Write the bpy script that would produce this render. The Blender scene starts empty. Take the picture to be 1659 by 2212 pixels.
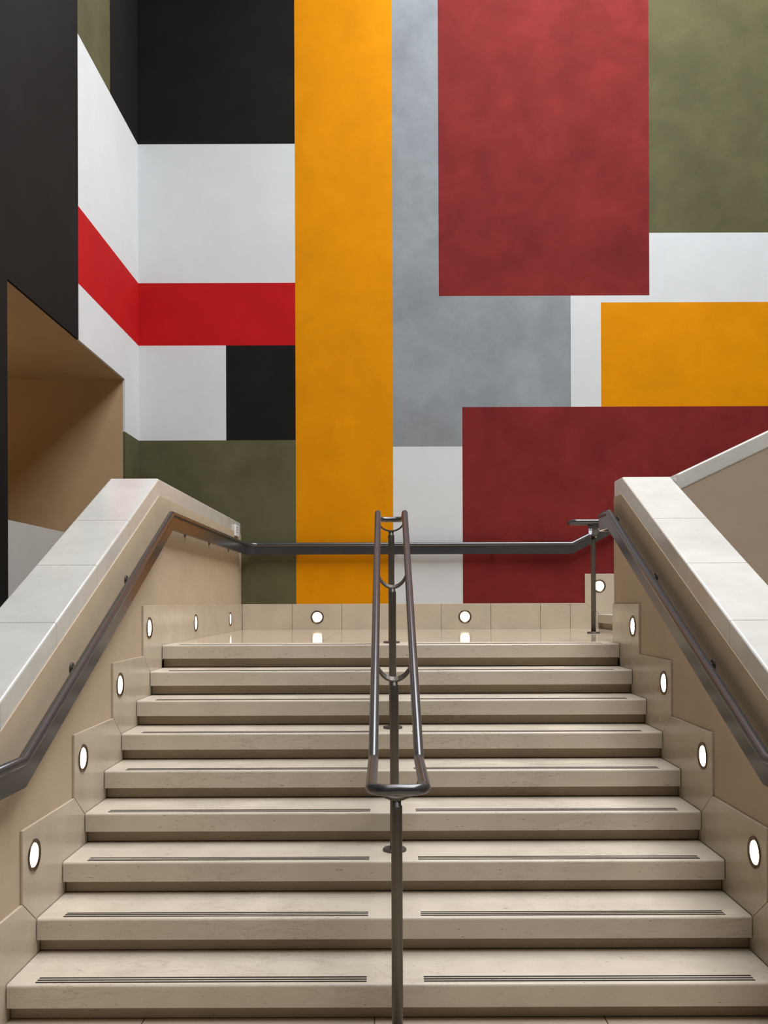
import bpy, bmesh, math
from mathutils import Vector, Matrix

scene = bpy.context.scene
COL = scene.collection
D = bpy.data

# ------------------------------------------------------------------ camera
EYE = 1.627                      # eye height above the lower floor
F = 2020.0                       # focal length in pixels of a 1659 wide frame
VX, VY = 833.6, 1301.0           # where the line of sight meets the picture
cam_d = D.cameras.new('camera')
cam_d.sensor_fit = 'HORIZONTAL'
cam_d.sensor_width = 36.0
cam_d.lens = 36.0 * F / 1659.0
cam_d.shift_x = (829.5 - VX) / 1659.0
cam_d.shift_y = (VY - 1106.0) / 1659.0
cam_d.clip_end = 200
cam = D.objects.new('camera', cam_d)
COL.objects.link(cam)
cam.matrix_world = Matrix.Translation((0, 0, EYE)) @ Matrix.Rotation(math.radians(90), 4, 'X') @ Matrix.Rotation(math.radians(-0.2), 4, 'Z')
scene.camera = cam

# ------------------------------------------------------------------ light
world = D.worlds.new('hall_daylight')
scene.world = world
world.use_nodes = True
wb = world.node_tree.nodes['Background']
# soft hall daylight: stronger from above, dim along the horizon
wn = world.node_tree
wt = wn.nodes.new('ShaderNodeTexCoord')
wx = wn.nodes.new('ShaderNodeSeparateXYZ')
wr = wn.nodes.new('ShaderNodeMapRange')
wr.inputs['From Min'].default_value, wr.inputs['From Max'].default_value = 0.0, 0.8
wr.inputs['To Min'].default_value, wr.inputs['To Max'].default_value = 0.02, 0.24
wn.links.new(wt.outputs['Generated'], wx.inputs['Vector'])
wn.links.new(wx.outputs['Z'], wr.inputs['Value'])
wc = wn.nodes.new('ShaderNodeMix')
wc.data_type = 'RGBA'
wc.inputs[6].default_value, wc.inputs[7].default_value = (1.0, 0.84, 0.66, 1), (1.0, 0.99, 0.97, 1)
wn.links.new(wx.outputs['Z'], wc.inputs[0])
wn.links.new(wc.outputs[2], wb.inputs['Color'])
wn.links.new(wr.outputs['Result'], wb.inputs['Strength'])

def area(name, loc, rot, size, size_y, power, color):
    l = D.lights.new(name, 'AREA')
    l.shape = 'RECTANGLE'
    l.size, l.size_y, l.energy, l.color = size, size_y, power, color
    o = D.objects.new(name, l)
    o.location = loc
    o.rotation_euler = rot
    COL.objects.link(o)
    return o

area('skylight', (2.2, 5.6, 9.8), (0, 0, 0), 4.4, 14.0, 1850, (0.94, 0.97, 1.0))
area('recess_lamp', (-4.2, 6.9, 2.35), (0, math.radians(150), 0), 0.5, 0.6, 18, (1.0, 0.80, 0.52))

scene.view_settings.view_transform = 'Standard'
scene.view_settings.look = 'None'
scene.view_settings.gamma = 1.0
scene.view_settings.use_curve_mapping = False
scene.view_settings.exposure = 0.0

# ------------------------------------------------------------------ materials
def lin(c):
    return tuple((v / 12.92 if v <= 0.04045 else ((v + 0.055) / 1.055) ** 2.4) for v in [x / 255 for x in c]) + (1,)

def new_mat(name):
    m = D.materials.new(name)
    m.use_nodes = True
    nt = m.node_tree
    return m, nt, nt.nodes['Principled BSDF']

def node(nt, kind, **kw):
    n = nt.nodes.new(kind)
    for k, v in kw.items():
        setattr(n, k, v)
    return n

def noise(nt, vec, scale, detail, rough=0.55, dist=0.0):
    n = node(nt, 'ShaderNodeTexNoise')
    n.inputs['Scale'].default_value = scale
    n.inputs['Detail'].default_value = detail
    n.inputs['Roughness'].default_value = rough
    n.inputs['Distortion'].default_value = dist
    nt.links.new(vec, n.inputs['Vector'])
    return n.outputs['Fac']

def ramp(nt, fac, stops):
    r = node(nt, 'ShaderNodeValToRGB')
    e = r.color_ramp.elements
    while len(e) < len(stops):
        e.new(0.5)
    for el, (p, c) in zip(e, stops):
        el.position = p
        el.color = c
    nt.links.new(fac, r.inputs['Fac'])
    return r.outputs['Color']

def mix(nt, kind, fac, a, b):
    m = node(nt, 'ShaderNodeMix', data_type='RGBA', blend_type=kind)
    for sock, v in ((m.inputs[0], fac), (m.inputs[6], a), (m.inputs[7], b)):
        if isinstance(v, (int, float)):
            sock.default_value = v
        elif isinstance(v, tuple):
            sock.default_value = v
        else:
            nt.links.new(v, sock)
    return m.outputs[2]

def g(v):
    return (v, v, v, 1)

def geo(nt):
    return node(nt, 'ShaderNodeNewGeometry').outputs['Position']

def paint(name, rgb, amount=0.16, rough=0.75, scale=2.2):
    """Hand-rubbed wall colour: broad soft cloudy variation."""
    m, nt, b = new_mat(name)
    p = geo(nt)
    a = noise(nt, p, scale, 5, 0.6, 0.4)
    c = ramp(nt, a, [(0.3, g(1 - amount)), (0.7, g(1 + amount))])
    h = noise(nt, p, scale * 5, 4, 0.6)
    c2 = ramp(nt, h, [(0.3, g(1 - amount * .3)), (0.7, g(1 + amount * .3))])
    k = mix(nt, 'MULTIPLY', 1.0, lin(rgb), c)
    k = mix(nt, 'MULTIPLY', 1.0, k, c2)
    nt.links.new(k, b.inputs['Base Color'])
    b.inputs['Roughness'].default_value = rough
    b.inputs['Specular IOR Level'].default_value = 0.08
    return m

def stone(name, rgb, rough=0.3, spec=0.5, veins=0.5, specks=0.5, tiles=None):
    """Pale limestone: cloudy tone, faint veins and small dark pits."""
    m, nt, b = new_mat(name)
    p = geo(nt)
    a = noise(nt, p, 3.0, 6, 0.6, 0.3)
    c = mix(nt, 'MULTIPLY', 1.0, lin(rgb), ramp(nt, a, [(0.3, g(0.90)), (0.7, g(1.06))]))
    st = node(nt, 'ShaderNodeMapping')
    st.inputs['Scale'].default_value = (1, 2.2, 5)
    nt.links.new(p, st.inputs['Vector'])
    v = noise(nt, st.outputs['Vector'], 4.0, 8, 0.7, 1.2)
    vein = ramp(nt, v, [(0.47, g(0)), (0.50, g(veins)), (0.53, g(0))])
    patch = ramp(nt, noise(nt, p, 1.7, 3), [(0.48, g(0)), (0.68, g(1))])
    c = mix(nt, 'MIX', mix(nt, 'MULTIPLY', 1.0, vein, patch), c, lin((118, 100, 76)))
    s = noise(nt, st.outputs['Vector'], 26.0, 4, 0.75)
    pit = ramp(nt, s, [(0.635, g(0)), (0.69, g(specks))])
    c = mix(nt, 'MIX', pit, c, lin((74, 60, 44)))
    if tiles:
        br = node(nt, 'ShaderNodeTexBrick')
        br.offset = 0.0
        br.inputs['Scale'].default_value = 1.0
        br.inputs['Mortar Size'].default_value = 0.0025
        br.inputs['Mortar Smooth'].default_value = 0.1
        br.inputs['Brick Width'].default_value = tiles[0]
        br.inputs['Row Height'].default_value = tiles[1]
        mp = node(nt, 'ShaderNodeMapping')
        mp.inputs['Location'].default_value = (tiles[2], tiles[3], 0)
        nt.links.new(p, mp.inputs['Vector'])
        nt.links.new(mp.outputs['Vector'], br.inputs['Vector'])
        c = mix(nt, 'MIX', br.outputs['Fac'], c, lin((92, 78, 62)))
    nt.links.new(c, b.inputs['Base Color'])
    rr = ramp(nt, noise(nt, p, 6.0, 4), [(0.3, g(rough * 0.8)), (0.7, g(rough * 1.25))])
    nt.links.new(rr, b.inputs['Roughness'])
    b.inputs['Specular IOR Level'].default_value = spec
    bp = node(nt, 'ShaderNodeBump')
    bp.inputs['Strength'].default_value = 0.05
    bp.inputs['Distance'].default_value = 0.003
    nt.links.new(s, bp.inputs['Height'])
    nt.links.new(bp.outputs['Normal'], b.inputs['Normal'])
    return m

def metal(name, rgb, rough, metallic=1.0):
    m, nt, b = new_mat(name)
    p = geo(nt)
    c = mix(nt, 'MULTIPLY', 1.0, lin(rgb), ramp(nt, noise(nt, p, 14, 4), [(0.3, g(0.92)), (0.7, g(1.05))]))
    nt.links.new(c, b.inputs['Base Color'])
    b.inputs['Metallic'].default_value = metallic
    b.inputs['Specular IOR Level'].default_value = 0.7
    b.inputs['Roughness'].default_value = rough
    return m

def flat(name, rgb, rough=0.6, amount=0.05):
    m, nt, b = new_mat(name)
    c = mix(nt, 'MULTIPLY', 1.0, lin(rgb), ramp(nt, noise(nt, geo(nt), 9, 4), [(0.3, g(1 - amount)), (0.7, g(1 + amount))]))
    nt.links.new(c, b.inputs['Base Color'])
    b.inputs['Roughness'].default_value = rough
    return m

def glow(name, rgb, strength):
    m, nt, b = new_mat(name)
    b.inputs['Base Color'].default_value = lin(rgb)
    b.inputs['Emission Color'].default_value = lin(rgb)
    b.inputs['Emission Strength'].default_value = strength
    return m

M = {
    'white': paint('white_wall_paint', (202, 204, 205), 0.03),
    'yellow': paint('yellow_wall_pigment', (207, 131, 0), 0.08),
    'grey': paint('grey_wall_pigment', (134, 138, 142), 0.14),
    'maroon': paint('dark_red_wall_pigment', (115, 37, 35), 0.20),
    'red': paint('bright_red_wall_pigment', (174, 22, 25), 0.08),
    'olive': paint('olive_wall_pigment', (86, 83, 58), 0.16),
    'black': paint('black_wall_pigment', (27, 25, 23), 0.15),
    'tan': paint('tan_recess_paint', (176, 150, 116), 0.04),
    'palegrey': paint('pale_grey_paint', (176, 170, 164), 0.03),
    'taupe': paint('taupe_plaster', (170, 152, 134), 0.05),
    'plaster': paint('warm_plaster', (186, 167, 143), 0.06, 0.6, 4.0),
    'step': stone('honed_step_stone', (200, 188, 170), 0.38, 0.4, 0.35, 0.75),
    'riser': stone('shade_toned_riser_stone', (158, 142, 120), 0.5, 0.3, 0.5, 0.6),  # riser stone coloured darker than the treads to deepen the recess shade
    'panel': stone('polished_skirting_stone', (194, 179, 158), 0.22, 0.5, 0.25, 0.25),
    'coping': stone('polished_coping_stone', (202, 198, 191), 0.16, 0.55, 0.12, 0.35),
    'landing': stone('polished_landing_stone', (198, 182, 160), 0.09, 0.6, 0.3, 0.3, (1.022, 1.1, 0.454, 0.36)),
    'floor': stone('polished_floor_stone', (206, 190, 168), 0.15, 0.5, 0.3, 0.4, (0.9, 0.9, 0.05, 0.3)),
    'rail': metal('satin_bronze_steel', (86, 85, 86), 0.22, 0.6),
    'post': metal('dull_steel', (92, 87, 80), 0.45, 0.6),
    'bezel': metal('brushed_bezel_steel', (112, 98, 84), 0.35),
    'grip': flat('dark_grip_inlay', (30, 25, 22), 0.9),
    'lens': glow('warm_lamp_lens', (255, 238, 208), 6.0),
    'sign': flat('white_sign_plastic', (224, 222, 220), 0.4, 0.02),
    'mark': flat('grey_sign_marks', (140, 138, 140), 0.5),
}

# ------------------------------------------------------------------ mesh helpers
def obj(name, bm, mat, parent=None, smooth=False, bevel=0.0, segs=2):
    bmesh.ops.recalc_face_normals(bm, faces=bm.faces[:])
    me = D.meshes.new(name)
    bm.to_mesh(me)
    bm.free()
    mats = mat if isinstance(mat, list) else [mat]
    for x in mats:
        me.materials.append(M[x])
    if smooth:
        for p in me.polygons:
            p.use_smooth = True
    o = D.objects.new(name, me)
    COL.objects.link(o)
    if parent:
        o.parent = parent
        o.matrix_parent_inverse = Matrix.Translation(-parent.location)
    if bevel:
        b = o.modifiers.new('edge', 'BEVEL')
        b.width, b.segments, b.limit_method = bevel, segs, 'ANGLE'
        b.angle_limit = math.radians(20)
    return o

def thing(name, label, cat, loc=(0, 0, 0), group=None):
    o = D.objects.new(name, None)
    o.empty_display_size = 0.05
    o.location = loc
    COL.objects.link(o)
    tag(o, label, cat, group)
    return o

def tag(o, label, cat, group=None):
    o['label'] = label
    o['category'] = cat
    if group:
        o['group'] = group
    return o

def struct(o, label=None):
    o['kind'] = 'structure'
    if label:
        o['label'] = label
    return o

def box(bm, x0, x1, y0, y1, z0, z1, mi=0):
    vs = [bm.verts.new((x, y, z)) for x in (x0, x1) for y in (y0, y1) for z in (z0, z1)]
    for f in ((0, 1, 3, 2), (4, 6, 7, 5), (0, 4, 5, 1), (2, 3, 7, 6), (0, 2, 6, 4), (1, 5, 7, 3)):
        bm.faces.new([vs[i] for i in f]).material_index = mi

def prism(bm, poly, a0, a1, axis='X'):
    """Extrude a polygon. axis X: poly in (y, z); axis Y: poly in (x, z)."""
    def v(p, a):
        return (a, p[0], p[1]) if axis == 'X' else (p[0], a, p[1])
    A = [bm.verts.new(v(p, a0)) for p in poly]
    B = [bm.verts.new(v(p, a1)) for p in poly]
    bm.faces.new(A)
    bm.faces.new(B[::-1])
    n = len(poly)
    for i in range(n):
        bm.faces.new((A[i], A[(i + 1) % n], B[(i + 1) % n], B[i]))

def fillet(pts, r, n=8):
    """Round the inner corners of a polyline; r is one radius or one per corner."""
    pts = [Vector(p) for p in pts]
    out = [pts[0]]
    for i in range(1, len(pts) - 1):
        rr = r[i - 1] if isinstance(r, (list, tuple)) else r
        a = (pts[i - 1] - pts[i]).normalized()
        b = (pts[i + 1] - pts[i]).normalized()
        ang = a.angle(b)
        if rr <= 0 or ang > math.pi - 1e-3:
            out.append(pts[i])
            continue
        t = rr / math.tan(ang / 2)
        p0, p1 = pts[i] + a * t, pts[i] + b * t
        c = pts[i] + (a + b).normalized() * (rr / math.sin(ang / 2))
        u, w = p0 - c, p1 - c
        tot = u.angle(w)
        for k in range(n + 1):
            s = k / n
            out.append(c + (u * math.sin((1 - s) * tot) + w * math.sin(s * tot)) / math.sin(tot))
    out.append(pts[-1])
    return out

def tube(bm, pts, r, seg=16, closed=False, caps=True):
    pts = [Vector(p) for p in pts]
    n = len(pts)
    rings = []
    up = None
    for i in range(n):
        if closed:
            d0 = (pts[i] - pts[i - 1]).normalized()
            d1 = (pts[(i + 1) % n] - pts[i]).normalized()
        else:
            d0 = (pts[i] - pts[i - 1]).normalized() if i else (pts[1] - pts[0]).normalized()
            d1 = (pts[i + 1] - pts[i]).normalized() if i < n - 1 else d0
        t = (d0 + d1).normalized()
        if up is None:
            up = t.orthogonal().normalized()
        up = (up - t * up.dot(t)).normalized()
        s = t.cross(up)
        k = 1.0 / max(0.4, math.cos(d0.angle(d1) / 2))
        # widen the ring across the bend so mitred corners keep their gauge
        bend = (d1 - d0)
        bn = bend.normalized() if bend.length > 1e-5 else None
        ring = []
        for j in range(seg):
            a = 2 * math.pi * j / seg
            v = up * math.cos(a) * r + s * math.sin(a) * r
            if bn is not None:
                v += bn * v.dot(bn) * (k - 1)
            ring.append(bm.verts.new(pts[i] + v))
        rings.append(ring)
    m = n if closed else n - 1
    for i in range(m):
        A, B = rings[i], rings[(i + 1) % n]
        for j in range(seg):
            bm.faces.new((A[j], A[(j + 1) % seg], B[(j + 1) % seg], B[j]))
    if caps and not closed:
        bm.faces.new(rings[0])
        bm.faces.new(rings[-1][::-1])

def fin(bm, pts, half, top, bot):
    """A flat bar hung below a path: constant thickness across, upright section."""
    pts = [Vector(p) for p in pts]
    n = len(pts)
    rings = []
    for i in range(n):
        d0 = pts[i] - pts[max(i - 1, 0)]
        d1 = pts[min(i + 1, n - 1)] - pts[i]
        d0.z = d1.z = 0
        if d0.length < 1e-6: d0 = d1
        if d1.length < 1e-6: d1 = d0
        t = (d0.normalized() + d1.normalized()).normalized()
        s = Vector((t.y, -t.x, 0))
        rings.append([bm.verts.new(pts[i] + s * u + Vector((0, 0, v))) for u, v in ((-half, top), (half, top), (half, bot), (-half, bot))])
    for A, B in zip(rings, rings[1:]):
        for j in range(4):
            bm.faces.new((A[j], A[(j + 1) % 4], B[(j + 1) % 4], B[j]))
    bm.faces.new(rings[0])
    bm.faces.new(rings[-1][::-1])

def lathe(bm, prof, mtx, seg=32, cap0=True, cap1=True):
    """Revolve (radius, height) pairs about local Z, then place with mtx."""
    rings = []
    for r, h in prof:
        rings.append([bm.verts.new(mtx @ Vector((r * math.cos(2 * math.pi * j / seg), r * math.sin(2 * math.pi * j / seg), h))) for j in range(seg)])
    for A, B in zip(rings, rings[1:]):
        for j in range(seg):
            bm.faces.new((A[j], A[(j + 1) % seg], B[(j + 1) % seg], B[j]))
    if cap0:
        bm.faces.new(rings[0][::-1])
    if cap1:
        bm.faces.new(rings[-1])

# ------------------------------------------------------------------ dimensions
XL, XR, XC = -1.489, 1.552, 0.0316      # the two stair sides and the middle
RISE, GO = 0.15, 0.3178
YN = lambda n: 3.617 + GO * (n - 1)     # nosing of step n
ZN = lambda n: RISE * n
YB = 9.62                               # painted back wall
LAND = ZN(9)
SLOPE = RISE / GO
XW = -2.536                             # painted wall on the left
TOP = 11.0
XE = 5.6

def back(px, py):                       # a point of the picture on the back wall
    return (px - VX) / F * YB, EYE - (py - VY) / F * YB

# ------------------------------------------------------------------ setting
bm = bmesh.new(); box(bm, -6, XE, -4, YB + 0.3, -0.2, 0)
struct(obj('floor', bm, 'floor'))
bm = bmesh.new()
prism(bm, [(XL + 0.01, YN(10)), (XR - 0.01, YN(10)), (XR - 0.01, 6.362), (XE - 0.02, 6.362), (XE - 0.02, YB - 0.022), (XL + 0.01, YB - 0.022)], LAND - 0.12, LAND, 'X')
for v in bm.verts:                      # polygon was laid out in (x, y)
    v.co = Vector((v.co.y, v.co.z, v.co.x))
struct(obj('floor_landing', bm, 'landing'))

# painted back wall: plain colour blocks (x0, x1, y0, y1 of the picture)
def paint_wall(name, us, vs, pick, place, back_off):
    """A wall slab whose face is divided into painted fields; pick(u, v) gives the colour."""
    names = ['white', 'yellow', 'grey', 'maroon', 'red', 'olive', 'black', 'tan', 'palegrey']
    bm = bmesh.new()
    grid = {}
    for i, u in enumerate(us):
        for j, v in enumerate(vs):
            grid[i, j] = bm.verts.new(place(u, v))
    for i in range(len(us) - 1):
        for j in range(len(vs) - 1):
            c = pick((us[i] + us[i + 1]) / 2, (vs[j] + vs[j + 1]) / 2)
            if c:
                bm.faces.new((grid[i, j], grid[i + 1, j], grid[i + 1, j + 1], grid[i, j + 1])).material_index = names.index(c)
    for v in list(bm.verts):
        if not v.link_faces:
            bm.verts.remove(v)
    r = bmesh.ops.extrude_face_region(bm, geom=bm.faces[:])
    bmesh.ops.translate(bm, vec=back_off, verts=[x for x in r['geom'] if isinstance(x, bmesh.types.BMVert)])
    return struct(obj(name, bm, names))

blocks = [  # plain fields, later ones cover earlier ones: x0, y0, x1, y1 in the picture
    ('white', -900, -600, 3200, 2100),
    ('black', 0, -600, 640, 310), ('red', 0, 610, 640, 745), ('black', 490, 745, 640, 950), ('olive', 0, 950, 640, 2100),
    ('yellow', 640, -600, 850, 2100),
    ('grey', 850, -600, 1235, 965), ('maroon', 950, -600, 1405, 640),
    ('olive', 1405, -600, 2100, 505), ('black', 2100, -600, 3200, 505),
    ('yellow', 1300, 655, 3200, 880),
    ('maroon', 1000, 880, 3200, 2100), ('grey', 850, 880, 1000, 965),
]
def pick_back(x, z):
    px, py = x / YB * F + VX, VY - (z - EYE) / YB * F
    c = 'white'
    for n, x0, y0, x1, y1 in blocks:
        if x0 <= px <= x1 and y0 <= py <= y1:
            c = n
    return c
us = sorted({XW, XE} | {back(p, 0)[0] for b in blocks for p in (b[1], b[3]) if XW < back(p, 0)[0] < XE})
WT = 8.3                                # the back wall ends below the rooflight
vs = sorted({0.0, WT} | {back(0, p)[1] for b in blocks for p in (b[2], b[4]) if 0 < back(0, p)[1] < WT})
paint_wall('wall_back', us, vs, pick_back, lambda u, v: (u, YB, v), (0, 0.3, 0))

# painted left wall with the tall opening
OY0, OY1, OZ0, OZ1 = 6.28, 9.11, 2.19, 3.81
ZW0, ZR0, ZR1, ZO, ZT = back(0, 310)[1], back(0, 610)[1], back(0, 745)[1], back(0, 950)[1], back(0, 150)[1]
def pick_left(y, z):
    if OY0 < y < OY1 and OZ0 < z < OZ1:
        return None
    if OY0 < y < OY1 and z < OZ0:
        return 'palegrey'
    if y < 7.74:
        return 'black'
    if z > ZW0:
        return 'olive' if y < 8.65 else 'black'
    if z > ZR0: return 'white'
    if z > ZR1: return 'red'
    if z > ZO: return 'white'
    return 'olive'
paint_wall('wall_left', [-4, OY0, 7.74, 8.65, OY1, YB], sorted([0, OZ0, OZ1, ZW0, ZR0, ZR1, ZO, TOP]), pick_left, lambda u, v: (XW, u, v), (-0.02, 0, 0))

# the recess behind the opening
bm = bmesh.new()
X0 = XW - 0.02
box(bm, -5.4, X0, OY1, OY1 + 0.1, 0, OZ1 + 0.1)
box(bm, -5.4, X0, OY0 - 0.1, OY0, 0, OZ1 + 0.1)
box(bm, -5.4, X0, OY0, OY1, OZ1, OZ1 + 0.1)
box(bm, -5.5, -5.4, OY0 - 0.1, OY1 + 0.1, 0, OZ1 + 0.1)
struct(obj('wall_recess', bm, 'tan'))

# parapet walls beside the stair
def z_top(y):                           # top of the coping
    return 2.447 - SLOPE * max(0.0, min(YN(9), y) - YN(1)) * 0 if y >= YN(9) else 2.447 - SLOPE * (YN(9) - max(y, YN(1)))
CT = 0.113
def parapet_poly(y_end):
    return [(2.2, 0), (y_end, 0), (y_end, 2.447 - CT), (YN(9), 2.447 - CT), (YN(1), z_top(0) - CT), (2.2, z_top(0) - CT)]
bm = bmesh.new(); prism(bm, parapet_poly(YB), XL - 0.325, XL)
struct(obj('wall_parapet_left', bm, 'plaster'))
YE = 6.36
bm = bmesh.new(); prism(bm, parapet_poly(YE), XR, XR + 0.325)
struct(obj('wall_parapet_right', bm, 'plaster'))
# parapet of the upper flight, rising to the right
XS = XR + 0.327
bm = bmesh.new()
prism(bm, [(XS, 0), (XE, 0), (XE, 2.447 - CT + SLOPE * (XE - XS)), (XS, 2.447 - CT)], 6.036, YE - 0.004, 'Y')
struct(obj('wall_parapet_upper', bm, 'taupe'))

# stone skirting panels that step up the stair, one mesh for each stone
def skirt(side, k, poly):
    bm = bmesh.new()
    x = XL if side == 'left' else XR
    prism(bm, poly, x, x + (0.012 if side == 'left' else -0.012))
    struct(obj('trim_%d' % k, bm, 'panel', bevel=0.002, segs=1))
k = 0
G = 0.0015
for side, yend in (('left', YB), ('right', YE)):
    k += 1
    skirt(side, k, [(YN(8) - 0.141 + G, 1.612), (yend, 1.612), (yend, LAND - 0.1), (YN(9), LAND - 0.1), (YN(9), 1.05), (YN(8) + G, 1.05), (YN(8) + G, ZN(8)), (YN(8) - 0.141 + G, ZN(8) + 0.104)])
    for m in (8, 6, 4, 2):
        k += 1
        y0, z0 = YN(m - 2), ZN(m - 2)
        zb = max(z0 - 0.2, 0.0)
        z0 = max(z0, 0.0)
        y0l = y0 - 0.141
        skirt(side, k, [(y0l + G, ZN(m) + 0.104), (YN(m) - 0.141 - G, ZN(m) + 0.104), (YN(m) - G, ZN(m)), (YN(m) - G, max(ZN(m) - 0.5, 0)), (y0 + G, zb), (y0 + G, z0), (y0l + G, z0 + 0.104)] if m > 2 else
              [(y0l + G, ZN(m) + 0.104), (YN(m) - 0.141 - G, ZN(m) + 0.104), (YN(m) - G, ZN(m)), (YN(m) - G, 0), (y0l + G, 0)])
# skirting along the back wall
joints = [XL + 0.013, -0.963, -0.454, 0.057, 0.568, 1.078, 1.587, 1.894]
for a, b in zip(joints, joints[1:]):
    k += 1
    bm = bmesh.new(); box(bm, a + G, b - G, YB - 0.02, YB, LAND - 0.1, 1.612)
    struct(obj('trim_%d' % k, bm, 'panel', bevel=0.002, segs=1))
k += 1
bm = bmesh.new()
prism(bm, [(1.894 + G, LAND - 0.1), (2.19, LAND - 0.1), (2.19, 1.50), (2.045, 1.612), (1.894 + G, 1.612)], YB - 0.02, YB, 'Y')
struct(obj('trim_%d' % k, bm, 'panel', bevel=0.002, segs=1))
k += 1
bm = bmesh.new()
prism(bm, [(2.045, 1.912), (2.63, 1.912), (2.75, 1.80), (2.75, LAND), (2.19 + G, LAND), (2.19 + G, 1.50 + G), (2.045, 1.612 + G)], YB - 0.02, YB, 'Y')
struct(obj('trim_%d' % k, bm, 'panel', bevel=0.002, segs=1))

# ------------------------------------------------------------------ stair steps
ORD = ['lowest', 'second lowest', 'third', 'fourth', 'fifth', 'sixth', 'seventh', 'eighth']
def rounded_tread(y0, y1, zt, thick, r=0.012):
    p = [(y1, zt), (y1, zt - thick), (y0, zt - thick)]
    for i in range(5):
        a = math.pi - i * math.pi / 8
        p.append((y0 + r + r * math.cos(a), zt - r + r * math.sin(a)))
    return p
GAP = 0.016
def make_step(n):
    y, z = YN(n), ZN(n)
    lab = ('broad pale stone step at the top edge of the landing' if n == 9 else
           'lowest pale stone step at the foot of the stair' if n == 1 else
           '%s pale stone step counted up from the floor' % ORD[n - 1])
    t = thing('stair_step', lab, 'step', (XC, y, z - RISE), 'stone steps of the stair')
    bm = bmesh.new(); prism(bm, rounded_tread(y, YN(n + 1) + (0.055 if n < 9 else 0), z, 0.09), XL + GAP, XR - GAP)
    obj('tread', bm, 'step', t)
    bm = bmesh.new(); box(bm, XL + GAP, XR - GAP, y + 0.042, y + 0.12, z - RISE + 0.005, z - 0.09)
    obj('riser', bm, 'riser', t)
    for s in (-1, 1):
        bm = bmesh.new()
        xa, xb = XC + s * 0.112, XC + s * 1.402
        for q in range(3):
            yy = y + 0.021 + q * 0.0215
            box(bm, min(xa, xb), max(xa, xb), yy, yy + 0.012, z - 0.002, z + 0.0007)
        obj('grip_strip', bm, 'grip', t)
    return t
for n in range(1, 10):
    make_step(n)

# first steps of the upper flight
def upper_step(i):
    x, z = 2.18 + GO * (i - 1), LAND + RISE * i
    t = thing('stair_step', ['pale stone step of the upper flight, on the landing behind the right parapet', 'second stone step of the upper flight, behind the right parapet'][i - 1], 'step', (x, 8, z - RISE), 'stone steps of the upper flight')
    bm = bmesh.new(); prism(bm, rounded_tread(x, x + GO + 0.055, z, 0.09), 6.4, YB - 0.024, 'Y')
    obj('tread', bm, 'step', t)
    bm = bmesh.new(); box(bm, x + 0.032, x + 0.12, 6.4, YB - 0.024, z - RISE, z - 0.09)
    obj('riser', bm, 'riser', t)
upper_step(1); upper_step(2)

# ------------------------------------------------------------------ coping stones
def coping(poly, x0, x1, label):
    n = len(poly) // 2                 # lower line out, upper line back
    top = poly[n:][::-1]
    R = 0.012
    sec = [(x1, -CT), (x1, -R)] + [(x1 - R + R * math.cos(a), -R + R * math.sin(a)) for a in (0.4, 0.785, 1.17)] + [(x1 - R, 0), (x0 + R, 0)] \
        + [(x0 + R - R * math.cos(a), -R + R * math.sin(a)) for a in (1.17, 0.785, 0.4)] + [(x0, -R), (x0, -CT)]
    bm = bmesh.new()
    rings = [[bm.verts.new((x, y, z + o)) for x, o in sec] for y, z in top]
    for A, B in zip(rings, rings[1:]):
        for i in range(len(sec)):
            bm.faces.new((A[i], A[(i + 1) % len(sec)], B[(i + 1) % len(sec)], B[i]))
    bm.faces.new(rings[0]); bm.faces.new(rings[-1][::-1])
    o = obj('coping_stone', bm, 'coping')
    return tag(o, label, 'coping stone', 'coping stones of the two parapets')
def quad(y0, y1):
    return [(y0, z_top(y0) - CT), (y1, z_top(y1) - CT), (y1, z_top(y1)), (y0, z_top(y0))]
cuts = [YN(1), 4.239, 4.842, 5.447]
g2 = 0.0018
for side in ('left', 'right'):
    x0, x1 = (XL - 0.327, XL - 0.005) if side == 'left' else (XR + 0.005, XR + 0.327)
    coping(quad(2.2, YN(1) - g2), x0, x1, 'level coping stone at the foot of the %s parapet, cut by the frame' % side)
    for i, nm in enumerate(['lowest sloping', 'second sloping', 'third sloping']):
        coping(quad(cuts[i] + g2, cuts[i + 1] - g2), x0, x1, '%s coping stone counted up the %s parapet' % (nm, side))
    if side == 'left':
        c = cuts[3] + g2
        coping([(c, z_top(c) - CT), (YN(9), 2.447 - CT), (YB, 2.447 - CT), (YB, 2.447), (YN(9), 2.447), (c, z_top(c))], x0, x1,
               'bent coping stone at the top of the left parapet, running level to the painted wall')
    else:
        coping(quad(cuts[3] + g2, YN(9) - g2), x0, x1, 'topmost sloping coping stone of the right parapet')
        coping(quad(YN(9) + g2, YE), x0, x1, 'short level coping stone ending the right parapet by the landing')
bm = bmesh.new()
zu = lambda x: 2.447 + SLOPE * (x - XS)
prism(bm, [(XS + g2, zu(XS) - CT), (XE, zu(XE) - CT), (XE, zu(XE)), (XS + g2, zu(XS))], 6.031, YE, 'Y')
tag(obj('coping_stone', bm, 'coping', bevel=0.012, segs=3), 'coping climbing to the right on the taupe parapet of the upper flight', 'coping stone')

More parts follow.
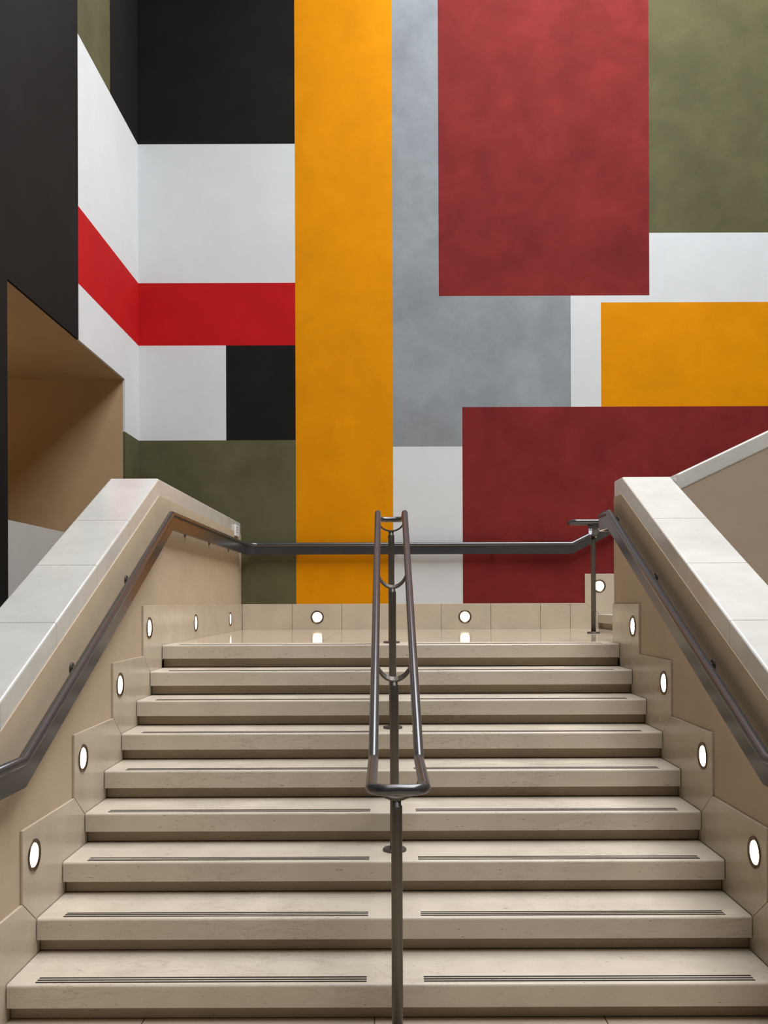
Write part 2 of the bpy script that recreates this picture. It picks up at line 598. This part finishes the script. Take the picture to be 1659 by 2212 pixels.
# ------------------------------------------------------------------ recessed wall lights
def lamp(p, normal, label, group):
    n = Vector(normal)
    mtx = Matrix.Translation(p) @ n.to_track_quat('Z', 'Y').to_matrix().to_4x4()
    t = thing('recessed_wall_light', label, 'wall light', p, group)
    bm = bmesh.new()
    lathe(bm, [(0.067, -0.001), (0.067, 0.004), (0.065, 0.006), (0.060, 0.006), (0.050, 0.0008)], mtx, 40, True, False)
    obj('bezel', bm, 'bezel', t, smooth=False)
    bm = bmesh.new()
    lathe(bm, [(0.0505, 0.0006), (0.049, 0.0012), (0.03, 0.0018), (0.008, 0.002)], mtx, 40, True, True)
    obj('lens', bm, 'lens', t, smooth=True)
GL = 'round lights in the left skirting'
GR = 'round lights in the right skirting'
XPL, XPR = XL + 0.012, XR - 0.012
for m, w in ((8, 'third from the bottom'), (6, 'second from the bottom'), (4, 'nearest the foot of the stair')):
    lamp((XPL, YN(m - 2) - 0.141 + 0.122, ZN(m) - 0.026), (1, 0, 0), 'glowing round light in the left stepped skirting, %s' % w, GL)
for m, w in ((8, 'third from the bottom'), (6, 'second from the bottom'), (4, 'nearest the foot of the stair')):
    lamp((XPR, YN(m - 2) - 0.141 + 0.122, ZN(m) - 0.026), (-1, 0, 0), 'glowing round light in the right stepped skirting, %s' % w, GR)
lamp((XPL, 5.835, 1.472), (1, 0, 0), 'glowing round light in the left skirting beside the topmost step', GL)
lamp((XPL, 7.26, 1.472), (1, 0, 0), 'glowing round light midway along the left landing skirting', GL)
lamp((XPL, 8.87, 1.472), (1, 0, 0), 'glowing round light in the left landing skirting next to the painted wall', GL)
lamp((XPR, 5.835, 1.472), (-1, 0, 0), 'glowing round light in the right skirting beside the topmost step', GR)
lamp((-0.705, YB - 0.02, 1.477), (0, -1, 0), 'round light in the back skirting under the yellow field', 'round lights in the back skirting')
lamp((0.811, YB - 0.02, 1.477), (0, -1, 0), 'round light in the back skirting, right of the centre handrail', 'round lights in the back skirting')
lamp((2.19, YB - 0.02, 1.787), (0, -1, 0), 'higher round light in the back skirting behind the newel post at the right', 'round lights in the back skirting')

# ------------------------------------------------------------------ wall handrails
RZ = 2.216
RR = 0.0225
YA, YBm = 6.22, 3.66
ZL = RZ - SLOPE * (YA - YBm)
OFF = 0.065
def bracket(parent, wall, rail):
    """Round plate on the wall with an arm out to the rail's bar."""
    w, r = Vector(wall), Vector(rail)
    d = (r - w).normalized()
    mtx = Matrix.Translation(w) @ d.to_track_quat('Z', 'Y').to_matrix().to_4x4()
    bm = bmesh.new()
    lathe(bm, [(0.028, 0.0), (0.028, 0.006), (0.025, 0.009), (0.010, 0.010)], mtx, 24, True, False)
    L = (r - w).length
    lathe(bm, [(0.010, 0.010), (0.010, L)], mtx, 16, False, True)
    obj('bracket', bm, 'post', parent, smooth=False)

def rail_thing(label, path, loc):
    t = thing('handrail', label, 'handrail', loc)
    bm = bmesh.new(); tube(bm, path, RR, 20)
    obj('rail', bm, 'rail', t, smooth=True)
    bm = bmesh.new(); fin(bm, path, 0.013, -RR * 0.6, -0.100)
    obj('bar', bm, 'rail', t)
    return t

xr = XL + OFF
yb = YB - 0.09
path = fillet([(xr, 2.3, ZL), (xr, YBm, ZL), (xr, YA, RZ), (xr, yb, RZ), (1.90, yb, RZ), (4.2, yb, RZ + 0.5 * 2.3)], [0, 0, 0.13, 0], 10)
t = rail_thing('bronze handrail up the left parapet and across the painted wall', path, (xr, YBm, ZL))
for y in (3.5, 4.42, 5.35):
    z = RZ - SLOPE * (YA - y) if y > YBm else ZL
    bracket(t, (XL, y, z - 0.045), (xr, y, z - 0.045))
for y in (6.92, 7.87, 8.83):
    bracket(t, (XL, y, RZ - 0.075), (xr, y, RZ - 0.075))
for x in (-0.9, 0.1, 1.1):
    bracket(t, (x, YB, RZ - 0.06), (x, yb, RZ - 0.06))
    
xr = XR - OFF
path = fillet([(xr, 2.3, ZL), (xr, YBm, ZL), (xr, YA, RZ), (xr, 6.52, RZ), (XS, 6.52, RZ), (4.2, 6.52, RZ + SLOPE * (4.2 - XS))], [0, 0, 0.06, 0], 8)
t = rail_thing('bronze handrail up the right parapet, turning its end at the landing', path, (xr, YBm, ZL))
for y in (3.5, 4.43, 5.36, 6.24):
    z = min(RZ, RZ - SLOPE * (YA - y)) if y > YBm else ZL
    bracket(t, (XR, y, z - 0.045), (xr, y, z - 0.045))

# ------------------------------------------------------------------ centre handrails
def saddle_pts(c, side, hw, drop, n=14):
    """U of thin rod hanging between the two tubes; side is the across direction."""
    c, s = Vector(c), Vector(side)
    pts = [c - s * hw]
    for i in range(n + 1):
        a = math.pi * i / n
        pts.append(c - s * hw * math.cos(a) - Vector((0, 0, 0.02 + (drop - 0.02) * math.sin(a))))
    pts.append(c + s * hw)
    return pts

def strap(bm, pts, along, width, thick):
    """A flat bar bent along pts; its width lies along the rail."""
    al = Vector(along).normalized()
    n = len(pts)
    rings = []
    for i in range(n):
        t = (pts[min(i + 1, n - 1)] - pts[max(i - 1, 0)]).normalized()
        nn = t.cross(al).normalized()
        rings.append([bm.verts.new(pts[i] + al * u * width / 2 + nn * v * thick / 2) for u, v in ((-1, -1), (1, -1), (1, 1), (-1, 1))])
    for A, B in zip(rings, rings[1:]):
        for j in range(4):
            bm.faces.new((A[j], A[(j + 1) % 4], B[(j + 1) % 4], B[j]))
    bm.faces.new(rings[0]); bm.faces.new(rings[-1][::-1])

def make_post(parent, x, y, zb, zt):
    p = thing_part('post', parent, x, y, zb, zt)
    return p
def thing_part(name, parent, x, y, zb, zt):
    bm = bmesh.new()
    mt = Matrix.Translation((x, y, 0))
    lathe(bm, [(0.021, zb), (0.021, zt - 0.028), (0.0205, zt - 0.026), (0.0165, zt - 0.024), (0.0165, zt)], mt, 24)
    po = obj(name, bm, 'post', parent, smooth=False)
    for f in po.data.polygons:
        f.use_smooth = len(f.vertices) == 4
    bm = bmesh.new()
    lathe(bm, [(0.056, zb), (0.056, zb + 0.008), (0.052, zb + 0.012), (0.022, zb + 0.012)], mt, 32, True, False)
    fl = obj('base_flange', bm, 'post')
    fl.parent = po
    fl.matrix_parent_inverse = po.matrix_world.inverted()
    return po

HW = 0.0885
CR = 0.0195
CX = XC + 0.006
YA2, YB2 = 6.16, 3.62
ZC2 = 2.216
ZL2 = 1.018
t = thing('centre_handrail', 'twin-tube bronze handrail on posts up the middle of the stair', 'handrail', (CX, 3.5, 0))
ys, ye = 3.03, 6.66
p = [(CX, ys, ZL2), (CX + HW, ys, ZL2), (CX + HW, YB2, ZL2), (CX + HW, YA2, ZC2), (CX + HW, ye, ZC2), (CX - HW, ye, ZC2), (CX - HW, YA2, ZC2), (CX - HW, YB2, ZL2), (CX - HW, ys, ZL2), (CX, ys, ZL2)]
path = fillet(p, [0.055, 0.03, 0.03, 0.055, 0.055, 0.03, 0.03, 0.055], 8)[:-1]
bm = bmesh.new(); tube(bm, path, CR, 20, closed=True)
obj('rail', bm, 'rail', t, smooth=True)
cz = lambda y: ZC2 if y >= YA2 else ZL2 if y <= YB2 else ZL2 + (ZC2 - ZL2) * (y - YB2) / (YA2 - YB2)
for y, zb in ((3.48, 0.0), (4.436, ZN(3)), (5.40, ZN(6)), (6.36, LAND)):
    slope = Vector((0, 1, SLOPE)) if YB2 < y < YA2 else Vector((0, 1, 0))
    bm = bmesh.new(); strap(bm, saddle_pts((CX, y, cz(y) - 0.008), (1, 0, 0), HW, 0.115 if y < 3.6 else 0.135 if y < 6.3 else 0.098), slope, 0.036, 0.010)
    obj('saddle', bm, 'post', t)
    make_post(t, CX, y, zb, cz(y) - (0.123 if y < 3.6 else 0.143 if y < 6.3 else 0.106))

t = thing('centre_handrail', 'twin-tube handrail with one post on the landing, starting the upper flight', 'handrail', (1.88, 8.15, LAND))
yc, zc = 8.2, 2.322
xa, xb2 = 1.615, 2.3
hw = 0.0885
p = [(xa, yc, zc), (xa, yc - hw, zc), (xb2, yc - hw, zc), (4.2, yc - hw, zc + SLOPE * (4.2 - xb2)), (4.2, yc + hw, zc + SLOPE * (4.2 - xb2)), (xb2, yc + hw, zc), (xa, yc + hw, zc), (xa, yc, zc)]
path = fillet(p, [0.055, 0.03, 0, 0, 0.03, 0.055], 8)[:-1]
bm = bmesh.new(); tube(bm, path, CR, 20, closed=True)
obj('rail', bm, 'rail', t, smooth=True)
bm = bmesh.new(); strap(bm, saddle_pts((1.82, yc, zc - 0.008), (0, 1, 0), hw, 0.12), (1, 0, 0), 0.05, 0.010)
obj('saddle', bm, 'rail', t)
make_post(t, 1.82, yc, LAND, zc - 0.128)

# ------------------------------------------------------------------ small sign on the left parapet
y0, y1, z0, z1 = 9.20, 9.42, 2.285, 2.40
t = thing('small_sign', 'small white plate on the level coping of the left parapet by the painted wall', 'sign', (XL, 9.31, z0))
bm = bmesh.new(); box(bm, XL - 0.005, XL + 0.014, y0, y1, z0, z1)
obj('plate', bm, 'sign', t, bevel=0.006)
bm = bmesh.new()
for q in range(3):
    box(bm, XL + 0.0135, XL + 0.0146, y0 + 0.06, y1 - 0.08, z1 - 0.026 - q * 0.026, z1 - 0.016 - q * 0.026)
obj('printed_marks', bm, 'mark', t)
